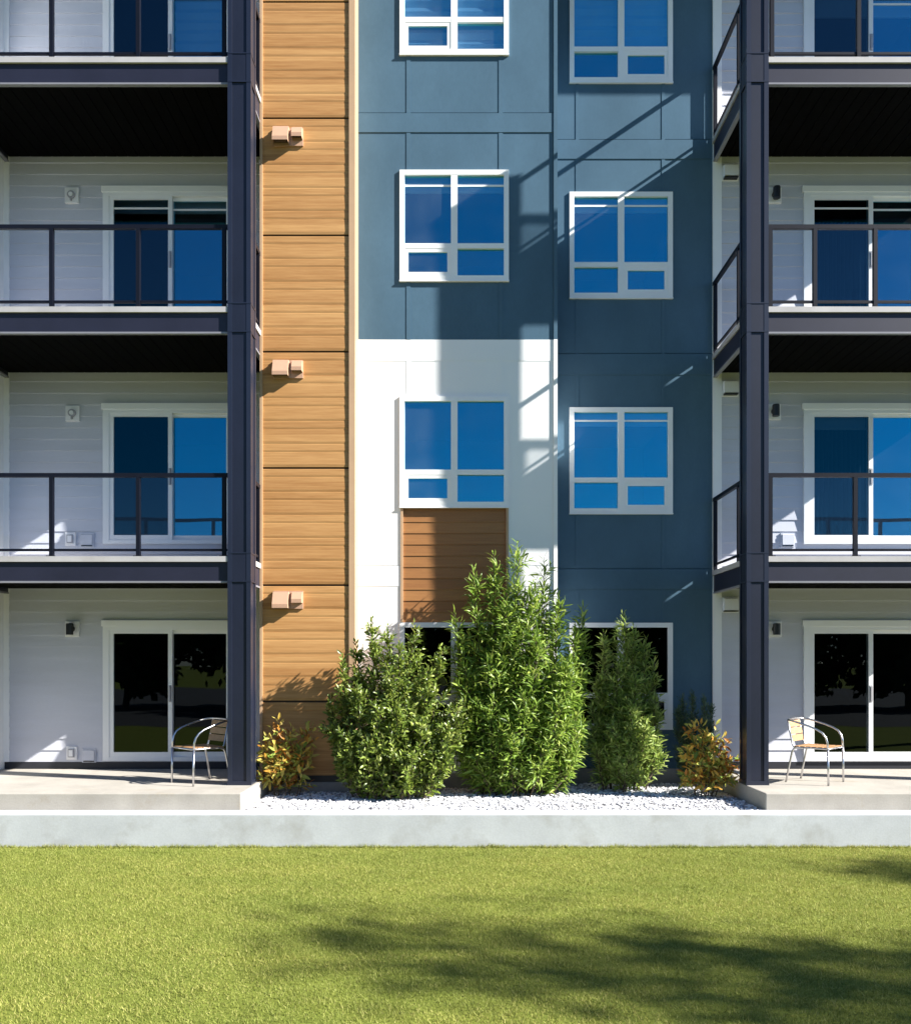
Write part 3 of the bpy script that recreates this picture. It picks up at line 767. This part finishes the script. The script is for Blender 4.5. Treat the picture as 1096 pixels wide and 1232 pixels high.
def shrub(name, base, label, cat, group, plumes, L, W, lmat, step=.03, open_a=50, droop=.6, ymax=None, stem_r=.012, el=(.35, 1.0), per_m=46, fill=.9, zmin=.0):
    """plumes: (x, y, height, radius): each a leafy shoot cluster on its own curved stem; twigs leave the stem in all
    directions, point up and out and carry leaves in spirals"""
    root = empty(name, base); tag(root, label, cat, group)
    lv = MB().use(lmat); st = MB().use(M['bark'])
    def leaves(pts, start=0.0, size=1.0):
        tot = sum((pts[i+1]-pts[i]).length for i in range(len(pts)-1)); n = max(3, int(tot*(1-start)/step)); ang = random.random()*6.28
        for k in range(n):
            t = start+(1-start)*(k+.6)/n; q = t*(len(pts)-1); i = min(int(q), len(pts)-2); p = pts[i].lerp(pts[i+1], q-i)
            d = (pts[i+1]-pts[i]).normalized(); o = d.orthogonal().normalized(); ang += 2.4+random.uniform(-.3, .3)
            o = Matrix.Rotation(ang, 3, d) @ o
            oa = R(open_a*(1.15-.6*t)+random.uniform(-12, 12))
            ld = d*math.cos(oa)+o*math.sin(oa)+Vector((0, 0, random.uniform(-.15, .15)))
            sc = size*random.uniform(.7, 1.15)*(1-.3*t*t)
            if ymax is not None and (base[1]+p.y+ld.y*L*sc) > ymax: continue
            if base[2]+p.z+min(0, ld.z)*L < BED+zmin: continue
            vs, fs = leaf_verts(p, ld, (Vector((.25, -.35, .8))+rv()*.75).normalized(), L*sc, W*sc, droop*random.uniform(.3, 1.4)); lv.poly(vs, fs)
    for (dx, dy, h, r) in plumes:
        b0 = Vector((random.uniform(-.05, .05)+dx*.55, random.uniform(-.05, .05)+dy*.55, 0)); tip = Vector((dx, dy, h))
        c1 = Vector((dx*.85, dy*.85, h*.4)); n = 14; pts = []
        for k in range(n+1):
            t = k/n; p = b0*(1-t)**2+c1*2*t*(1-t)+tip*t*t
            if 0 < k < n: p += Vector((random.gauss(0, .010), random.gauss(0, .010), 0))
            pts.append(p)
        st.tube(pts, [stem_r*(1-.8*k/n) for k in range(n+1)], 6)
        leaves(pts, .55, 1.1)
        for k in range(int(per_m*h*1.7)):
            t = .04+.9*random.random()**.9; q = t*n; i = min(int(q), n-1); p = pts[i].lerp(pts[i+1], q-i)
            prof = min(1.0, (t+.18)/.42)*min(1.0, (1.06-t)/.5)**.8
            ln = max(.10, r*prof*random.uniform(.55, 1.2))
            az = random.uniform(0, 6.28); e_ = random.uniform(*el)*(.75+.5*t)
            d = Vector((math.cos(az)*math.cos(e_), math.sin(az)*math.cos(e_), math.sin(e_)))
            tp = [p]; dd = d.copy()
            for j in range(4):
                dd = (dd+Vector((0, 0, .12))+rv()*.10).normalized(); tp.append(tp[-1]+dd*ln/4*1.25)
            if ymax is not None and max(base[1]+a.y for a in tp) > ymax+.02: continue
            st.tube(tp, [stem_r*.30*(1-.18*j) for j in range(5)], 4)
            leaves(tp, .12 if ln > .15 else 0)
    st.build('stem', root); lv.build('foliage', root)
    return root
G1 = leaf_mat('broad green leaves', [(0, (.055, .09, .015)), (.4, (.125, .19, .028)), (.75, (.23, .31, .05)), (1, (.37, .42, .12))], trans=.32, gloss=.45, rough=.35)
G2 = leaf_mat('willowy green leaves', [(0, (.075, .14, .02)), (.4, (.17, .28, .038)), (.75, (.26, .38, .06)), (1, (.38, .46, .12))], trans=.38, gloss=.35, rough=.4)
G3 = leaf_mat('dull green leaves', [(0, (.11, .18, .035)), (.5, (.25, .36, .07)), (1, (.42, .50, .16))], trans=.35, gloss=.3, rough=.45)
G4 = leaf_mat('dark needle leaves', [(0, (.04, .08, .04)), (.6, (.08, .14, .07)), (1, (.15, .22, .10))], trans=.2, gloss=.3)
OR = leaf_mat('orange and yellow leaves', [(0, (.24, .09, .02)), (.16, (.48, .22, .035)), (.32, (.58, .37, .06)), (.5, (.64, .54, .14)), (.72, (.42, .43, .09)), (1, (.17, .28, .045))], trans=.35, gloss=.3)

def plumes_at(s, cx, y0, items):
    """shoot tips given where they stand along the wall (photo x), their height in photo pixels, depth offset and radius"""
    return [((x-550)/s-cx, dy, (y0-y)/s, r) for (x, y, dy, r) in items]
# left: broad bush, several upright tips, wide to the ground
bx, by, sc = -.83, 11.44, 93.5
P1 = plumes_at(sc, bx, 957, [(448,742,.06,.25),(466,750,.16,.25),(497,747,.1,.25),(482,772,-.1,.28),(428,770,.1,.25),(412,782,.0,.22),(529,775,.12,.25),(515,800,-.1,.28),
      (553,843,-.05,.27),(540,868,-.2,.27),(398,838,.06,.25),(405,868,-.1,.27),(432,820,-.22,.30),(455,843,-.36,.28),(480,850,-.34,.30),(510,862,-.34,.30),(424,880,-.30,.28),(538,905,-.28,.24),(470,800,-.18,.3),(412,905,-.22,.24),(446,890,-.42,.24),(500,900,-.45,.24)])
shrub('shrub', (bx, by, BED-.02), 'broad green shrub with small oval leaves, in front of wood and white walls', 'shrub', 'green shrubs in the gravel bed', P1, .105, .037, G1, step=.022, open_a=55, ymax=YW-.05, per_m=30)
# centre: the tallest, willowy
bx, by, sc = .80, 11.82, 91.0
P2 = plumes_at(sc, bx, 953, [(622,650,.08,.34),(594,664,.12,.30),(655,668,.1,.32),(570,682,.08,.24),(638,700,-.05,.34),(546,735,.05,.28),(702,727,.05,.24),(690,760,-.1,.28),(608,720,-.1,.34),(672,715,-.02,.3),
      (590,785,-.24,.32),(644,756,-.26,.34),(680,790,-.26,.30),(628,830,-.40,.32),(668,840,-.40,.3),(585,850,-.36,.32),(560,800,-.1,.3),(692,850,-.24,.26),(555,870,-.16,.28),(610,880,-.45,.28),(650,890,-.46,.26),(690,900,-.3,.22),(570,905,-.35,.24),(553,800,-.05,.26),(551,850,-.1,.26),(553,905,-.15,.22),(700,810,-.05,.22),(700,870,-.1,.22)])
shrub('shrub', (bx, by, BED-.02), 'tallest green shrub with long narrow leaves, below the brown wood infill', 'shrub', 'green shrubs in the gravel bed', P2, .180, .029, G2, step=.026, open_a=58, droop=1.0, ymax=YG-.04, per_m=26)
# right: slim
bx, by, sc = 2.22, 12.15, 89.0
P3 = plumes_at(sc, bx, 951, [(750,736,.0,.26),(764,752,.1,.24),(727,760,.06,.22),(779,766,.08,.2),(740,790,-.12,.26),(790,792,.1,.2),(720,812,.0,.24),(760,810,-.2,.26),(788,835,-.08,.2),(712,850,-.05,.22),(755,845,-.28,.26),(735,870,-.3,.26),(770,872,-.3,.24),(715,895,-.2,.2),(790,890,-.15,.18),(750,905,-.4,.22)])
shrub('shrub', (bx, by, BED-.02), 'slim green shrub with fine leaves, in front of the ground floor blue wall window', 'shrub', 'green shrubs in the gravel bed', P3, .130, .027, G3, step=.023, open_a=55, ymax=YB-.06, per_m=32)
# small dark one behind the orange plant
P4 = plumes_at(87, 3.27, 947, [(822,836,0,.14),(836,832,.05,.15),(848,838,0,.14),(858,850,.0,.13),(815,852,0,.13),(830,860,-.1,.15),(846,865,-.1,.15),(822,890,-.1,.14),(855,890,-.1,.14)])
shrub('shrub', (3.27, 12.45, BED-.02), 'small dark grey green bush behind the orange plant near the right column', 'shrub', 'green shrubs in the gravel bed',
      P4, .075, .012, G4, step=.014, open_a=38, stem_r=.006, ymax=YB-.06, per_m=46, el=(.7, 1.2))
# orange plants
def fiery(base, label, pl):
    return shrub('ornamental_plant', base, label, 'plant', 'orange leaved plants by the columns', pl, .15, .050, OR, step=.032, open_a=68, droop=.5, el=(-.1, .35), per_m=12,
                 stem_r=.008, ymax=YW-.05 if base[0] < 0 else None, zmin=.08)
fiery((-2.22, 11.60, BED-.015), 'yellow and orange leaved plant against the wood wall beside the left column',
      plumes_at(93.1, -2.22, 955, [(335,862,.0,.22),(350,872,.05,.2),(370,868,.05,.16),(322,882,-.05,.16),(362,893,-.05,.2),(328,905,-.1,.2),(345,885,-.12,.2)]))
fiery((3.17, 11.50, BED-.015), 'bushy orange, yellow and green leaved plant beside the right column',
      plumes_at(93.9, 3.17, 958, [(833,868,.0,.2),(848,880,.0,.22),(862,870,.05,.2),(868,895,.0,.2),(830,900,-.08,.22),(852,898,-.12,.24),(876,905,.0,.18),(842,885,-.1,.2),(864,915,-.12,.22)]))

# ------------------------------------------------------------------ trees out of frame: they shade the lawn and stand in the glass reflections
TL = leaf_mat('tree leaves', [(0, (.02, .045, .01)), (.6, (.045, .085, .018)), (1, (.08, .13, .03))], trans=.3, gloss=.3)
def tree(base, h, r, nclump, nleaf, label, group, lsize=.14, cz=.64, zr=.34, cl=(.16, .32), limb=1.0):
    root = empty('tree', base); tag(root, label, 'tree', group)
    t = MB().use(M['bark']); t.tube([(0, 0, -.1), (.03, 0, h*.25), (-.02, .04, h*.5), (.03, 0, h*.8)], [h*.026, h*.02, h*.015, h*.005], 10)
    lv = MB().use(TL)
    for c in range(nclump):
        v = rv(); q = random.random()**.4; ce = Vector((v.x*r*q, v.y*r*q, h*cz+v.z*h*zr*q)); cr_ = r*random.uniform(*cl)
        z0 = h*random.uniform(.3, .6); t.tube([(0, 0, z0), (ce.x*.5, ce.y*.5, (z0+ce.z)/2+.1), tuple(ce)], [h*.008*limb, h*.005*limb, h*.002*limb], 5)
        for k in range(nleaf):
            p = ce+rv()*cr_*random.random()**.5; d = rv(); n = d.orthogonal().normalized(); s = lsize*random.uniform(.6, 1.3)
            n = Matrix.Rotation(random.random()*6.28, 3, d) @ n; b_ = d*s; w = n*s*.35
            lv.poly([p, p+b_*.5+w, p+b_, p+b_*.5-w], [(0, 1, 2, 3)])
    t.build('trunk', root); lv.build('crown', root)
    return root

# ------------------------------------------------------------------ light and sky
LD = Vector((-3.16, 1.0, -2.13)).normalized()
sun = bpy.data.lights.new('sun', 'SUN'); sun.energy = 5.0; sun.angle = R(.53); sun.color = (1.0, .95, .87)
so = bpy.data.objects.new('sun', sun); C.objects.link(so); so.rotation_euler = LD.to_track_quat('-Z', 'Y').to_euler(); so.location = (20, -6, 20)
w = bpy.data.worlds.new('World'); S.world = w; w.use_nodes = True
nt = w.node_tree; bg = nt.nodes['Background']; sky = nt.nodes.new('ShaderNodeTexSky'); sky.sky_type = 'NISHITA'
sky.sun_disc = False; sky.sun_elevation = math.asin(-LD.z); sky.sun_rotation = math.atan2(-LD.x, -LD.y)
sky.air_density = 1.0; sky.dust_density = 0.0; sky.ozone_density = 7.0; sky.altitude = 600
nt.links.new(sky.outputs[0], bg.inputs['Color']); bg.inputs['Strength'].default_value = .05

cam = bpy.data.cameras.new('camera'); co = bpy.data.objects.new('camera', cam); C.objects.link(co)
co.location = (0, 0, E); co.rotation_euler = (R(90), 0, 0)
cam.sensor_fit = 'HORIZONTAL'; cam.sensor_width = 36; cam.lens = 36*FOC/1096
cam.shift_x = -(550-548)/1096; cam.shift_y = (800-616)/1096; cam.clip_end = 2000; cam.clip_start = .05
S.camera = co
S.view_settings.view_transform = 'Standard'; S.view_settings.look = 'None'; S.view_settings.exposure = 1.68; S.view_settings.gamma = 1
S.cycles.max_bounces = 8; S.cycles.transparent_max_bounces = 16; S.cycles.use_denoising = True
S.cycles.sample_clamp_indirect = 6

# trees: two by the lawn on the right, a row across the road
tree((20.8, -.1, 0), 15.5, 1.4, 180, 16, 'tall leafy tree on the lawn out of frame right, shading the near grass', 'trees on the lawn', .17, .775, .185, (.35, .7), .14)
tree((22.9, 3.02, 0), 13.4, .70, 50, 15, 'slim leafy tree on the lawn out of frame right, nearer the kerb', 'trees on the lawn', .15, .90, .05, (.3, .6), .14)
proto = tree((-26, -17, 0), 7.5, 3.4, 60, 110, 'leafy tree across the road behind the camera', 'trees across the road', .5, .52, .42)
for k in range(1, 11):
    t = copy_tree(proto); t.location = (-26+k*5.2+random.uniform(-1, 1), -17+random.uniform(-2, 1), 0); t.rotation_euler.z = random.random()*6.28
    s = random.uniform(.8, 1.15); t.scale = (s, s, s)
